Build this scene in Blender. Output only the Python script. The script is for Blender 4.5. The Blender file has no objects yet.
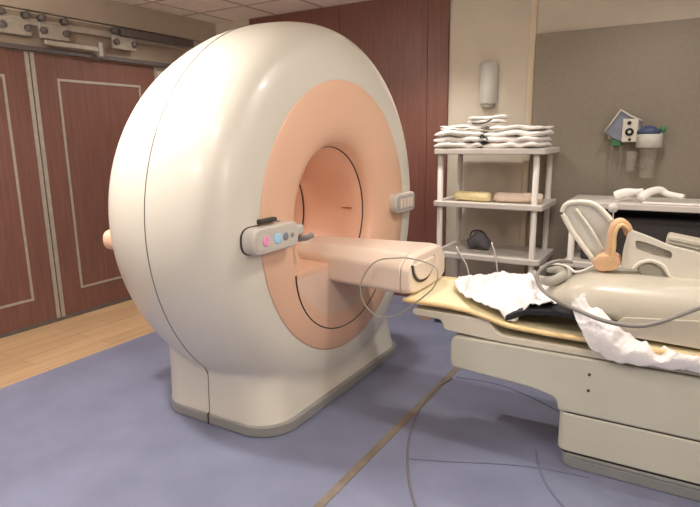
import bpy, bmesh, math, random
import numpy as np
from mathutils import Vector, Matrix, noise
random.seed(4)
PI = math.pi
sc = bpy.context.scene
COL = sc.collection

# ------------------------------------------------------------------ camera
FPX, YAW, PIT, ROLL, CH = 562.83, math.radians(-30.939), math.radians(11.699), math.radians(-0.856), 1.6
Fv = Vector((math.sin(YAW)*math.cos(PIT), math.cos(YAW)*math.cos(PIT), -math.sin(PIT)))
R0 = Vector((math.cos(YAW), -math.sin(YAW), 0)); U0 = R0.cross(Fv)
Rv = R0*math.cos(ROLL)+U0*math.sin(ROLL); Uv = -R0*math.sin(ROLL)+U0*math.cos(ROLL)
cam = bpy.data.objects.new('camera', bpy.data.cameras.new('camera'))
COL.objects.link(cam); sc.camera = cam
M = Matrix((Rv, Uv, -Fv)).transposed().to_4x4(); M.translation = (0, 0, CH)
cam.matrix_world = M
cam.data.sensor_width = 36; cam.data.lens = FPX/700*36; cam.data.clip_start = .05

def ray(x, y): return Fv+Rv*((x-350)/FPX)-Uv*((y-253.5)/FPX)
def at(x, y, Y):
    d = ray(x, y); return Vector((0, 0, CH))+d*(Y/d.y)
def atx(x, y, X):
    d = ray(x, y); return Vector((0, 0, CH))+d*(X/d.x)
def atz(x, y, z):
    d = ray(x, y); return Vector((0, 0, CH))+d*((z-CH)/d.z)

# ------------------------------------------------------------------ materials
def srgb(c): return tuple(((v/255)/12.92 if v/255 < .04045 else ((v/255+.055)/1.055)**2.4) for v in c)+(1,)
def mat(name, c, rough=.5, metal=0, var=.06, scale=6, bump=0, bscale=60, spec=.5, trans=0, alpha=1, emit=None, coat=0):
    m = bpy.data.materials.new(name); m.use_nodes = True
    nt = m.node_tree; b = nt.nodes['Principled BSDF']
    c = srgb(c)
    tc = nt.nodes.new('ShaderNodeTexCoord'); n = nt.nodes.new('ShaderNodeTexNoise')
    n.inputs['Scale'].default_value = scale; n.inputs['Detail'].default_value = 4
    nt.links.new(tc.outputs['Object'], n.inputs['Vector'])
    r = nt.nodes.new('ShaderNodeValToRGB')
    r.color_ramp.elements[0].position = .3; r.color_ramp.elements[1].position = .7
    r.color_ramp.elements[0].color = tuple(v*(1-var) for v in c[:3])+(1,)
    r.color_ramp.elements[1].color = tuple(min(1, v*(1+var)) for v in c[:3])+(1,)
    nt.links.new(n.outputs['Fac'], r.inputs['Fac']); nt.links.new(r.outputs['Color'], b.inputs['Base Color'])
    b.inputs['Roughness'].default_value = rough; b.inputs['Metallic'].default_value = metal
    b.inputs['Specular IOR Level'].default_value = spec
    b.inputs['Transmission Weight'].default_value = trans; b.inputs['Alpha'].default_value = alpha
    b.inputs['Coat Weight'].default_value = coat
    if emit: b.inputs['Emission Color'].default_value = srgb(emit[0]); b.inputs['Emission Strength'].default_value = emit[1]
    if bump:
        n2 = nt.nodes.new('ShaderNodeTexNoise'); n2.inputs['Scale'].default_value = bscale; n2.inputs['Detail'].default_value = 5
        nt.links.new(tc.outputs['Object'], n2.inputs['Vector'])
        bp = nt.nodes.new('ShaderNodeBump'); bp.inputs['Strength'].default_value = bump; bp.inputs['Distance'].default_value = .01
        nt.links.new(n2.outputs['Fac'], bp.inputs['Height']); nt.links.new(bp.outputs['Normal'], b.inputs['Normal'])
    return m
def wood(name, c1, c2, axis='Z', sc1=1.0, rough=.4, planks=None):
    m = bpy.data.materials.new(name); m.use_nodes = True
    nt = m.node_tree; b = nt.nodes['Principled BSDF']; L = nt.links.new
    tc = nt.nodes.new('ShaderNodeTexCoord'); mp = nt.nodes.new('ShaderNodeMapping')
    s = {'Z': (18, 18, 1.0), 'Y': (18, 1.2, 18), 'X': (1.2, 18, 18)}[axis]
    mp.inputs['Scale'].default_value = tuple(v*sc1 for v in s)
    L(tc.outputs['Object'], mp.inputs['Vector'])
    n = nt.nodes.new('ShaderNodeTexNoise'); n.inputs['Scale'].default_value = 2.2; n.inputs['Detail'].default_value = 8; n.inputs['Distortion'].default_value = .6
    L(mp.outputs['Vector'], n.inputs['Vector'])
    r = nt.nodes.new('ShaderNodeValToRGB'); r.color_ramp.elements[0].position = .3; r.color_ramp.elements[1].position = .72
    r.color_ramp.elements[0].color = srgb(c1); r.color_ramp.elements[1].color = srgb(c2)
    L(n.outputs['Fac'], r.inputs['Fac']); out = r.outputs['Color']
    if planks:
        br = nt.nodes.new('ShaderNodeTexBrick'); br.inputs['Scale'].default_value = 1
        br.inputs['Brick Width'].default_value = planks[0]; br.inputs['Row Height'].default_value = planks[1]
        br.inputs['Mortar Size'].default_value = .003; br.offset = .37
        br.inputs['Color1'].default_value = (1, 1, 1, 1); br.inputs['Color2'].default_value = (.86, .84, .82, 1); br.inputs['Mortar'].default_value = (.55, .5, .45, 1)
        mp2 = nt.nodes.new('ShaderNodeMapping'); mp2.inputs['Rotation'].default_value = (0, 0, PI/2)
        L(tc.outputs['Object'], mp2.inputs['Vector']); L(mp2.outputs['Vector'], br.inputs['Vector'])
        mx = nt.nodes.new('ShaderNodeMix'); mx.data_type = 'RGBA'; mx.blend_type = 'MULTIPLY'; mx.inputs[0].default_value = 1
        L(out, mx.inputs[6]); L(br.outputs['Color'], mx.inputs[7]); out = mx.outputs[2]
    L(out, b.inputs['Base Color']); b.inputs['Roughness'].default_value = rough
    return m

MT = dict(
 shell=mat('gantry_shell', (224, 218, 205), .36, var=.015, scale=2, coat=.15),
 peach=mat('peach_panel', (233, 189, 160), .38, var=.02, scale=2),
 peach2=mat('peach_bore', (238, 192, 164), .42, var=.03, scale=2),
 brownpeach=mat('support_panel', (230, 198, 178), .45, var=.03),
 tray=mat('tray_cream', (238, 218, 200), .3, var=.02, coat=.2),
 seamg=mat('seam_grey', (98, 94, 86), .6),
 seam=mat('seam_dark', (62, 60, 56), .6),
 skirt=mat('skirt_grey', (150, 148, 144), .45, var=.05),
 tbl=mat('table_beige', (200, 197, 182), .4, var=.03),
 tbl2=mat('table_light', (216, 208, 188), .35, var=.03),
 plinth=mat('plinth_grey', (136, 138, 138), .5),
 floor=mat('blue_vinyl', (121, 125, 149), .42, var=.1, scale=3.5, bump=.08, bscale=120),
 tan=wood('tan_floor', (182, 150, 114), (198, 166, 130), 'Y', .5, .42, (.9, .16)),
 wood=wood('red_wood', (112, 70, 60), (130, 84, 73), 'Z', 1, .38),
 doorw=wood('door_wood', (108, 74, 64), (124, 88, 78), 'Z', 1, .4),
 wall=mat('wall_beige', (206, 196, 180), .8, var=.03, bump=.05),
 soffit=mat('soffit_taupe', (178, 164, 148), .8, var=.04),
 ceil=mat('ceiling_tile', (242, 232, 222), .85, var=.06, scale=14, bump=.25, bscale=40),
 acoustic=mat('acoustic_fabric', (146, 136, 122), .95, var=.05, scale=30, bump=.15, bscale=200),
 metal=mat('brushed_metal', (176, 170, 158), .42, metal=.35, var=.1, scale=20),
 metald=mat('dark_metal', (104, 98, 96), .5, metal=.3, var=.12, scale=20),
 cart=mat('cart_plastic', (212, 204, 196), .45, var=.03),
 towel=mat('towel_white', (246, 241, 236), .95, var=.04, scale=20, bump=.35, bscale=90),
 towely=mat('towel_cream', (242, 224, 172), .95, var=.06, scale=20, bump=.35, bscale=90),
 towelp=mat('towel_beige', (234, 214, 194), .95, var=.05, scale=20, bump=.35, bscale=90),
 trimdark=mat('towel_stripe', (70, 70, 74), .9),
 sheet=mat('sheet_white', (236, 231, 230), .9, var=.03, scale=12, bump=.6, bscale=26),
 pad=mat('yellow_pad', (232, 200, 146), .5, var=.05),
 padt=mat('yellow_pad_top', (238, 224, 184), .55, var=.04),
 black=mat('black_foam', (34, 34, 38), .85, var=.2, scale=30, bump=.2),
 coil=mat('coil_beige', (192, 184, 168), .35, var=.03, coat=.2),
 coilw=mat('coil_white', (222, 216, 202), .3, var=.02, coat=.3),
 clear=mat('frosted_plastic', (226, 224, 214), .3, var=.02, alpha=.85),
 clearer=mat('clear_plastic', (200, 194, 180), .2, var=.02, alpha=.28),
 grey=mat('coil_grey', (164, 160, 148), .45, var=.05),
 orange=mat('orange_padding', (222, 180, 140), .6, var=.08, scale=20),
 cable=mat('cable_grey', (136, 132, 126), .5),
 tube=mat('tube_white', (228, 222, 214), .4),
 lineb=mat('floor_seam_tape', (124, 112, 98), .6, var=.25, scale=8),
 linef=mat('floor_line_faint', (108, 108, 132), .6),
 led_p=mat('button_pink', (214, 150, 178), .3, emit=((240, 110, 170), .15)),
 led_b=mat('button_blue', (156, 194, 214), .3, emit=((130, 200, 240), .15)),
 face=mat('control_face', (206, 198, 188), .35, var=.02),
 faceg=mat('display_grey', (176, 172, 172), .3, var=.1, scale=40),
 navy=mat('navy_lid', (72, 82, 118), .5), green=mat('green_cap', (70, 130, 90), .5),
 bag=mat('bluegrey_bag', (130, 136, 152), .5, var=.1, scale=20),
 lamp=mat('lamp_glass', (206, 204, 198), .35),
 ledlamp=mat('downlight_lens', (255, 250, 240), .4, emit=((255, 240, 220), 4)),
 mark=mat('bore_mark', (150, 92, 40), .6),
 darkbox=mat('dark_warm_grey', (58, 54, 54), .6, var=.1),
)

# ------------------------------------------------------------------ object helpers
def tag(o, label=None, cat=None, group=None, kind=None):
    if label: o['label'] = label
    if cat: o['category'] = cat
    if group: o['group'] = group
    if kind: o['kind'] = kind
    return o
def empty(name, loc, label=None, cat=None, group=None):
    o = bpy.data.objects.new(name, None); COL.objects.link(o); o.location = loc; o.empty_display_size = .1
    return tag(o, label, cat, group)
def obj(name, bm, m, parent=None, smooth=True, bevel=0, seg=3, sub=0):
    me = bpy.data.meshes.new(name)
    bmesh.ops.recalc_face_normals(bm, faces=bm.faces)
    bm.to_mesh(me); bm.free(); me.materials.append(MT[m] if isinstance(m, str) else m)
    if smooth:
        for p in me.polygons: p.use_smooth = True
    o = bpy.data.objects.new(name, me); COL.objects.link(o)
    if parent:
        o.parent = parent
        w = Vector((0, 0, 0)); q = parent
        while q: w += q.location; q = q.parent
        me.transform(Matrix.Translation(-w))
    if bevel:
        md = o.modifiers.new('bevel', 'BEVEL'); md.width = bevel; md.segments = seg; md.limit_method = 'ANGLE'; md.angle_limit = math.radians(40)
        md.harden_normals = True
    if sub:
        md = o.modifiers.new('sub', 'SUBSURF'); md.levels = sub; md.render_levels = sub
    return o
def struct(name, bm, m, **k):
    return tag(obj(name, bm, m, **k), kind='structure')
def box(bm, x0, x1, y0, y1, z0, z1):
    v = [bm.verts.new(p) for p in ((x0,y0,z0),(x1,y0,z0),(x1,y1,z0),(x0,y1,z0),(x0,y0,z1),(x1,y0,z1),(x1,y1,z1),(x0,y1,z1))]
    for f in ((0,1,2,3),(4,5,6,7),(0,1,5,4),(1,2,6,5),(2,3,7,6),(3,0,4,7)): bm.faces.new([v[i] for i in f])
    return v
def B(*a):
    bm = bmesh.new(); box(bm, *a); return bm
def spline(pts, n=8, closed=False):
    pts = [Vector(p) for p in pts]; N = len(pts); out = []
    rng = range(N if closed else N-1)
    for i in rng:
        if closed: p0, p1, p2, p3 = pts[i-1], pts[i], pts[(i+1) % N], pts[(i+2) % N]
        else: p0, p1, p2, p3 = pts[max(i-1, 0)], pts[i], pts[i+1], pts[min(i+2, N-1)]
        for k in range(n):
            t = k/n
            out.append(.5*((2*p1)+(-p0+p2)*t+(2*p0-5*p1+4*p2-p3)*t*t+(-p0+3*p1-3*p2+p3)*t**3))
    if not closed: out.append(pts[-1])
    return out
def tube(bm, pts, r, seg=8, closed=False, cap=True):
    pts = [Vector(p) for p in pts]; N = len(pts); rings = []
    up = None
    for i, p in enumerate(pts):
        if closed: t = pts[(i+1) % N]-pts[i-1]
        else: t = pts[min(i+1, N-1)]-pts[max(i-1, 0)]
        t.normalize()
        if up is None:
            up = Vector((0, 0, 1)) if abs(t.z) < .9 else Vector((1, 0, 0))
        s = t.cross(up).normalized(); up = s.cross(t).normalized()
        rr = r(i/(N-1)) if callable(r) else r
        rings.append([bm.verts.new(p+s*math.cos(a)*rr+up*math.sin(a)*rr) for a in (2*PI*k/seg for k in range(seg))])
    for i in range(N if closed else N-1):
        a, b = rings[i], rings[(i+1) % N]
        for k in range(seg): bm.faces.new((a[k], a[(k+1) % seg], b[(k+1) % seg], b[k]))
    if not closed and cap: bm.faces.new(rings[0]); bm.faces.new(rings[-1])
def T(pts, r, seg=8, closed=False):
    bm = bmesh.new(); tube(bm, pts, r, seg, closed); return bm
def lathe_x(bm, prof, seg=96, cy=0, cz=0, cap=False):
    """prof: (x, r) or (x, r, cz); revolve about an axis along X"""
    rings = []
    for q in prof:
        zz = q[2] if len(q) > 2 else cz
        rings.append([bm.verts.new((q[0], cy+q[1]*math.cos(a), zz+q[1]*math.sin(a))) for a in (2*PI*k/seg for k in range(seg))])
    for a, b in zip(rings, rings[1:]):
        for k in range(seg): bm.faces.new((a[k], a[(k+1) % seg], b[(k+1) % seg], b[k]))
    if cap: bm.faces.new(rings[0]); bm.faces.new(rings[-1])
def lathe_z(bm, prof, cx, cy, seg=24):
    rings = [[bm.verts.new((cx+r*math.cos(a), cy+r*math.sin(a), z)) for a in (2*PI*k/seg for k in range(seg))] for z, r in prof]
    for a, b in zip(rings, rings[1:]):
        for k in range(seg): bm.faces.new((a[k], a[(k+1) % seg], b[(k+1) % seg], b[k]))
    bm.faces.new(rings[0]); bm.faces.new(rings[-1])
def rounded(poly, rads, n=6):
    """round the corners of a 2D polygon"""
    out = []; N = len(poly)
    for i in range(N):
        p = Vector(poly[i]); a = (Vector(poly[i-1])-p); b = (Vector(poly[(i+1) % N])-p)
        r = rads[i] if isinstance(rads, (list, tuple)) else rads
        if r <= 0: out.append(p); continue
        la, lb = a.length, b.length; a.normalize(); b.normalize()
        d = min(r, la*.49, lb*.49)
        q0, q1 = p+a*d, p+b*d
        for k in range(n+1):
            t = k/n; out.append((1-t)**2*q0+2*t*(1-t)*p+t*t*q1)
    return out
def extr(bm, poly, f0, f1):
    """prism between two placements of a 2D polygon: f(p)->3D"""
    a = [bm.verts.new(f0(p)) for p in poly]; b = [bm.verts.new(f1(p)) for p in poly]
    n = len(poly)
    for i in range(n): bm.faces.new((a[i], a[(i+1) % n], b[(i+1) % n], b[i]))
    bm.faces.new(a); bm.faces.new(b)
def PXZ(poly, y0, y1):
    bm = bmesh.new(); extr(bm, poly, lambda p: (p[0], y0, p[1]), lambda p: (p[0], y1, p[1])); return bm
def PXY(poly, z0, z1):
    bm = bmesh.new(); extr(bm, poly, lambda p: (p[0], p[1], z0), lambda p: (p[0], p[1], z1)); return bm
def PYZ(poly, x0, x1):
    bm = bmesh.new(); extr(bm, poly, lambda p: (x0, p[0], p[1]), lambda p: (x1, p[0], p[1])); return bm

# ------------------------------------------------------------------ room
XL, XR, YB, YF, ZC = -4.8, 3.0, 5.05, -2.6, 2.88
struct('floor', B(-3.79, XR, YF, YB, -.1, 0), 'floor', smooth=False)
struct('floor', B(XL, -3.79, YF, YB, -.1, 0), 'tan', smooth=False)
bm = B(XL-.1, XR+.1, YF-.1, YB+.1, ZC, ZC+.1)
struct('ceiling', bm, 'ceil', smooth=False)
bm = bmesh.new()
for k in range(14):
    x = XL+.3+.6*k
    if x < XR: box(bm, x-.012, x+.012, YF, YB, ZC-.006, ZC+.01)
for k in range(13):
    y = YB-.5-.6*k
    if y > YF: box(bm, XL, XR, y-.012, y+.012, ZC-.0062, ZC+.01)
struct('trim_1', bm, mat('ceiling_grid', (190, 178, 166), .6), smooth=False)
struct('wall_left', B(XL-.12, XL-.02, YF-.1, YB+.1, 0, ZC), 'wall', smooth=False)
struct('wall_back', B(XL-.1, XR+.1, YB, YB+.1, 0, ZC), 'wall', smooth=False)
struct('wall_right', B(XR, XR+.1, YF-.1, YB+.1, 0, ZC), 'wall', smooth=False)
struct('wall_front', B(XL-.1, XR+.1, YF-.1, YF, 0, ZC), 'wall', smooth=False)
# header over the doors
struct('trim_2', B(XL-.02, XL+.04, YF, YB-.001, 2.66, ZC-.001), 'soffit', smooth=False)
# red wood cladding on the back wall: three vertical boards
bm = bmesh.new()
for a, b in ((-4.25, -3.1), (-3.095, -2.155), (-2.15, -1.95)):
    box(bm, a, b, YB-.03 if a > -2.2 else YB-.022, YB, 0, ZC-.012)
struct('trim_3', bm, 'wood', smooth=False, bevel=.003, seg=1)
# grey acoustic panel and cream corner strip
bm = bmesh.new(); box(bm, -1.18, 1.6, YB-.05, YB, .1, 2.405)
struct('trim_4', bm, 'acoustic', smooth=False, bevel=.006, seg=2)
struct('trim_5', B(-1.245, -1.19, YB-.012, YB, 0, ZC-.001), mat('cream_strip', (216, 200, 176), .7), smooth=False, bevel=.003)
# back baseboard, then a dark strip coloured as the shade under the doors
struct('baseboard_back', B(-1.945, -1.25, YB-.012, YB, 0, .1), 'soffit', smooth=False)
struct('door_base_shade', B(XL-.02, XL+.012, YF, YB-.03, 0, .03), 'metald', smooth=False)

# sliding doors with metal inlay
def leaf(name, y0, y1, inset0, inset1):
    d = struct(name, B(XL-.02, XL, y0, y1, .03, 2.33), 'doorw', smooth=False)
    bm = bmesh.new()
    def fr(a, b, c, e, w=.022):
        box(bm, XL-.001, XL+.006, a, a+w, c, e); box(bm, XL-.001, XL+.006, b-w, b, c, e)
        box(bm, XL-.001, XL+.006, a+w, b-w, c, c+w); box(bm, XL-.001, XL+.006, a+w, b-w, e-w, e)
    fr(inset0, inset1, .245, 2.135)
    obj('metal_inlay', bm, 'metal', d, smooth=False)
    bm = bmesh.new()
    box(bm, XL-.001, XL+.009, y0+.001, y0+.035, .031, 2.33); box(bm, XL-.001, XL+.009, y1-.035, y1-.001, .031, 2.33)
    obj('edge_strip', bm, 'metal', d, smooth=False)
    return d
leaf('door_1', .2, 1.52, .45, 1.27)
leaf('door_2', 1.53, 2.855, 1.76, 2.64)
leaf('door_3', 2.865, 4.19, 3.085, 3.965)
# door gear: rail, carriages
tr = empty('sliding_door_track', (XL+.04, 2.8, 2.45), 'brushed metal sliding gear running along the top of the dark wooden doors', 'door track')
obj('upper_rail', B(XL+.01, XL+.07, -.5, 4.6, 2.535, 2.59), 'metal', tr, smooth=False, bevel=.006)
obj('lower_rail', B(XL+.01, XL+.05, -.5, 4.6, 2.335, 2.375), 'metald', tr, smooth=False, bevel=.006)
obj('back_plate', B(XL, XL+.01, -.5, 4.6, 2.33, 2.64), mat('track_backplate', (158, 142, 126), .6), tr, smooth=False)
for yc in (1.35, 2.72, 3.05, 3.75):
    pl = obj('carriage', B(XL+.07, XL+.1, yc-.13, yc+.13, 2.44, 2.56), 'metal', tr, smooth=False, bevel=.008)
    for dy in (-.1, .1):
        for zz in (2.5, 2.6):
            bm = bmesh.new(); lathe_x(bm, [(XL+.071, .001), (XL+.071, .028), (XL+.125, .028), (XL+.13, .02), (XL+.13, .001)], 20, yc+dy, zz)
            obj('roller', bm, 'metald', pl)
obj('push_bar', B(XL+.08, XL+.11, 2.95, 3.5, 2.39, 2.43), 'metal', tr, smooth=False, bevel=.008)
obj('closer_arm', B(XL+.08, XL+.14, 3.7, 4.6, 2.56, 2.63), 'metald', tr, smooth=False, bevel=.01)
obj('bar_clamp', B(XL+.075, XL+.12, 3.45, 3.49, 2.35, 2.47), 'metal', tr, smooth=False, bevel=.004)

# ------------------------------------------------------------------ MRI scanner
CY, CZ = 2.93, 1.137
PROF = [(-1.787, .80), (-1.789, .90), (-1.803, .975), (-1.838, 1.04), (-1.90, 1.09), (-2.0, 1.12), (-2.14, 1.133), (-2.3, 1.128), (-2.45, 1.095), (-2.6, 1.04), (-2.7, .985), (-2.78, .925), (-2.84, .86), (-2.86, .80)]
prof = [(p.x, p.y) for p in spline([(x, r, 0) for x, r in PROF], 6)]
def Rx(x):
    xs = [p[0] for p in prof][::-1]; rs = [p[1] for p in prof][::-1]
    return float(np.interp(x, xs, rs))
PR_, PXB, PXF, PHY = .20, -2.66, -1.835, .79
def sdf_body(P):
    X, Y, Z = P[..., 0], P[..., 1], P[..., 2]
    r = np.sqrt((Y-CY)**2+(Z-CZ)**2)
    poly = np.array([(-2.86, .3)]+prof[::-1]+[(-1.787, .3)])
    d2 = np.full(X.shape, 1e9); inside = np.zeros(X.shape, bool)
    n = len(poly)
    for i in range(n):
        a = poly[i]; b = poly[(i+1) % n]; e = b-a
        wx = X-a[0]; wy = r-a[1]
        t = np.clip((wx*e[0]+wy*e[1])/(e@e+1e-12), 0, 1)
        d2 = np.minimum(d2, (wx-e[0]*t)**2+(wy-e[1]*t)**2)
        c = (a[1] > r) != (b[1] > r)
        if abs(e[1]) > 1e-9: inside ^= c & (X < (r-a[1])*e[0]/e[1]+a[0])
    body = np.where(inside, -1, 1)*np.sqrt(d2)
    # pedestal : rounded box, vertical edges rounded
    rr = PR_
    fl = np.clip((.36-Z)/.36, 0, 1)**1.6
    xf = PXF+.068*fl; hx = (xf-PXB)/2; cx = (xf+PXB)/2; hy = PHY+.014*fl
    qx = np.abs(X-cx)-(hx-rr); qy = np.abs(Y-CY)-(hy-rr)
    d = np.sqrt(np.maximum(qx, 0)**2+np.maximum(qy, 0)**2)+np.minimum(np.maximum(qx, qy), 0)-rr
    dz = Z-.62
    ped = np.minimum(np.maximum(d, dz), 0)+np.sqrt(np.maximum(d, 0)**2+np.maximum(dz, 0)**2)
    k = .022
    h = np.clip(.5+.5*(ped-body)/k, 0, 1)
    u = ped*(1-h)+body*h-k*h*(1-h)
    hole = .785-np.sqrt((Y-CY)**2+(Z-1.12)**2)
    u = np.maximum(u, hole)
    u = np.maximum(u, .012-Z)
    return u
def surface_nets(f, lo, hi, h):
    ax = [np.arange(lo[i], hi[i]+h, h) for i in range(3)]
    G = np.stack(np.meshgrid(*ax, indexing='ij'), -1); V = f(G)
    S = V < 0; n = np.array(V.shape)-1
    c = np.zeros(n, int)
    for i in (0, 1):
        for j in (0, 1):
            for k in (0, 1): c += S[i:i+n[0], j:j+n[1], k:k+n[2]]
    act = (c > 0) & (c < 8)
    acc = np.zeros(tuple(n)+(3,)); cnt = np.zeros(tuple(n))
    offs = [(i, j, k) for i in (0, 1) for j in (0, 1) for k in (0, 1)]
    for a in offs:
        for d in range(3):
            if a[d]: continue
            b = list(a); b[d] = 1; b = tuple(b)
            va = V[a[0]:a[0]+n[0], a[1]:a[1]+n[1], a[2]:a[2]+n[2]]; vb = V[b[0]:b[0]+n[0], b[1]:b[1]+n[1], b[2]:b[2]+n[2]]
            cr = (va < 0) != (vb < 0)
            t = np.where(cr, va/np.where(cr, va-vb, 1), 0)
            p = np.zeros(tuple(n)+(3,)); p[...] = a; p[..., d] += t
            acc += p*cr[..., None]; cnt += cr
    idx = -np.ones(tuple(n), int); ids = np.argwhere(act); idx[act] = np.arange(len(ids))
    vs = (acc[act]/cnt[act][:, None]+ids)*h+np.array(lo)
    faces = []
    for d in range(3):
        sl0 = [slice(None)]*3; sl1 = [slice(None)]*3; sl0[d] = slice(0, -1); sl1[d] = slice(1, None)
        cr = S[tuple(sl0)] != S[tuple(sl1)]
        e = np.argwhere(cr); o = [q for q in range(3) if q != d]
        e = e[(e[:, o[0]] > 0) & (e[:, o[1]] > 0) & (e[:, o[0]] < n[o[0]]) & (e[:, o[1]] < n[o[1]])]
        flip = S[tuple(e.T)]
        q = []
        for s in ((-1, -1), (0, -1), (0, 0), (-1, 0)):
            t = e.copy(); t[:, o[0]] += s[0]; t[:, o[1]] += s[1]; q.append(idx[tuple(t.T)])
        Q = np.stack(q, 1)
        if d == 1: flip = ~flip
        Q[~flip] = Q[~flip][:, ::-1]
        faces.append(Q)
    Fq = np.concatenate(faces)
    # project onto the surface
    for _ in range(3):
        e = 1e-3; f0 = f(vs); g = np.stack([(f(vs+np.eye(3)[i]*e)-f(vs-np.eye(3)[i]*e))/(2*e) for i in range(3)], 1)
        g2 = np.maximum((g**2).sum(1), .3)
        st = (f0/g2)[:, None]*g
        vs = vs-np.clip(st, -h*.5, h*.5)
    return vs, Fq

mri = empty('mri_scanner', (CY*0-2.165, CY, 0), 'large white rounded scanner with a peach ring and open bore, standing on the blue floor', 'scanner')
vs, fq = surface_nets(sdf_body, (-3.12, 1.7, -.06), (-1.7, 4.16, 2.36), .024)
me = bpy.data.meshes.new('gantry_cover'); me.from_pydata(vs.tolist(), [], fq.tolist()); me.materials.append(MT['shell'])
for p in me.polygons: p.use_smooth = True
bmx = bmesh.new(); bmx.from_mesh(me); bmesh.ops.recalc_face_normals(bmx, faces=bmx.faces); bmx.to_mesh(me); bmx.free()
g = bpy.data.objects.new('gantry_cover', me); COL.objects.link(g); g.parent = mri
me.transform(Matrix.Translation(-mri.location))
# skirt
def rrect(cx, cy, hx, hy, r, n=14):
    out = []
    for sx, sy, a0 in ((1, 1, 0), (-1, 1, PI/2), (-1, -1, PI), (1, -1, 3*PI/2)):
        for k in range(n+1):
            a = a0+PI/2*k/n; out.append((cx+sx*(hx-r)+r*math.cos(a), cy+sy*(hy-r)+r*math.sin(a)))
    return out
sk = rrect((PXB+PXF+.072)/2, CY, (PXF+.078-PXB+.004)/2, PHY+.022, PR_+.01)
obj('base_skirt', PXY(sk, .001, .062), 'skirt', mri, bevel=.008)
# seam ring around the cover and down the pedestal
def ray_sdf(xs, th):
    o = np.array((xs, CY, CZ)); d = np.array((0, math.cos(th), math.sin(th)))
    ts = np.linspace(.85, 1.6, 400); v = sdf_body(o+ts[:, None]*d)
    k = np.where((v[:-1] < 0) & (v[1:] >= 0))[0]
    if not len(k): return None
    k = k[-1]; t = ts[k]+(ts[k+1]-ts[k])*(-v[k])/(v[k+1]-v[k])
    return Vector(o+t*d)
pts = []
for i in range(181):
    p = ray_sdf(-2.23, -PI*.78 - (2*PI-PI*.56)*i/180)
    if p is not None and p.z > .02: pts.append(p)
yL = pts[0].y
def side_y(z, s):
    ys = np.linspace(.6, 1.2, 600); v = sdf_body(np.stack([np.full(600, -2.23), CY+s*ys, np.full(600, z)], 1))
    k = np.where((v[:-1] < 0) & (v[1:] >= 0))[0][-1]
    return Vector((-2.23, CY+s*ys[k], z))
lo_ = [side_y(z, -1) for z in (.064, .1, .15, .2, .25, .3, .35, .4)]; hi_ = [side_y(z, 1) for z in (.4, .35, .3, .25, .2, .15, .1, .064)]
pts = [p for p in pts if p.z > .43]
if pts[0].y > CY: pts.reverse()
pts = lo_+pts+hi_
obj('cover_seam', T(pts, .003, 6), 'seamg', mri)
obj('base_seam', T([(-2.23, CY-PHY-.023, .004), (-2.23, CY-PHY-.023, .062), (-2.23, CY-PHY-.015, .068)], .005, 6), 'seam', mri)
# annular peach front panel, flare and bore
bm = bmesh.new()
lathe_x(bm, [(-1.80, .806, 1.115), (-1.785, .812, 1.115), (-1.781, .805, 1.115), (-1.784, .70, 1.12), (-1.790, .60, 1.12), (-1.806, .52, 1.12), (-1.832, .465, 1.12), (-1.865, .435, 1.12), (-1.90, .425, 1.12)], 128, CY)
obj('front_panel', bm, 'peach', mri)
bm = bmesh.new(); lathe_x(bm, [(-1.901, .4275, 1.12), (-1.905, .4285, 1.12), (-1.911, .4255, 1.12), (-1.911, .4205, 1.12), (-1.901, .4205, 1.12), (-1.901, .4275, 1.12)], 128, CY)
obj('bore_seam', bm, 'seam', mri)
bm = bmesh.new()
lathe_x(bm, [(-1.905, .422, 1.12), (-1.94, .405, 1.115), (-2.0, .39, 1.11), (-2.08, .38, 1.10), (-2.2, .375, 1.10), (-2.32, .378, 1.10), (-2.37, .385, 1.10), (-2.45, .42, 1.10), (-2.6, .52, 1.11), (-2.75, .66, 1.12), (-2.82, .74, 1.12), (-2.855, .80, 1.12)], 128, CY)
obj('bore_liner', bm, 'peach2', mri)
bm = bmesh.new(); lathe_x(bm, [(-2.372, .384, 1.10), (-2.366, .379, 1.10), (-2.376, .379, 1.10), (-2.380, .386, 1.10)], 128, CY)
obj('rear_bore_seam', bm, 'seam', mri)
# small brown marking on the liner wall
bm = bmesh.new()
for k in range(5):
    y = .012*k
    a0 = -.02+.0
    x0 = -2.13-.03*k
    ang = math.radians(3)
    p = Vector((-1.98-.02*k, CY+.388*math.cos(ang), 1.10+.388*math.sin(ang)))
    box(bm, p.x-.008, p.x+.008, p.y-.004, p.y+.004, p.z-.004, p.z+.004)
obj('bore_marking', bm, 'mark', mri, smooth=False)
# smile-shaped support panel that closes the lower opening
poly = [(CY-.47, .86)]
for k in range(0, 41):
    a = PI+PI*k/40
    poly.append((CY+.525*math.cos(a), .86+.43*math.sin(a)))
poly.append((CY+.47, .86))
poly = poly[1:-1]
sp = obj('support_panel', PYZ(poly, -1.86, -1.79), 'brownpeach', mri, bevel=.004)
ed = [Vector((-1.786, p[0], p[1])) for p in poly]
obj('support_rim', T([e+Vector((.0, 0, 0)) for e in ed], .0045, 6), 'seam', mri)
# inner platform
obj('bore_platform', PXY(rounded([(-1.788, CY-.522), (-1.788, CY+.522), (-1.92, CY+.33), (-2.6, CY+.29), (-2.6, CY-.29), (-1.92, CY-.33)], .02), .835, .866), 'peach', mri, bevel=.006)
# bridge the table docks to
prof_t = rounded([(2.67, .765), (2.67, .905), (2.76, .968), (3.13, .968), (3.21, .905), (3.21, .765), (3.12, .735), (2.76, .735)], [.03, .025, .03, .03, .03, .03, .03, .03])
bm = bmesh.new(); extr(bm, prof_t, lambda p: (-2.05, CY+(p[0]-CY)*.60, p[1]), lambda p: (-1.29, p[0], p[1]))
obj('table_bridge', bm, 'tray', mri, bevel=.008)
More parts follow.
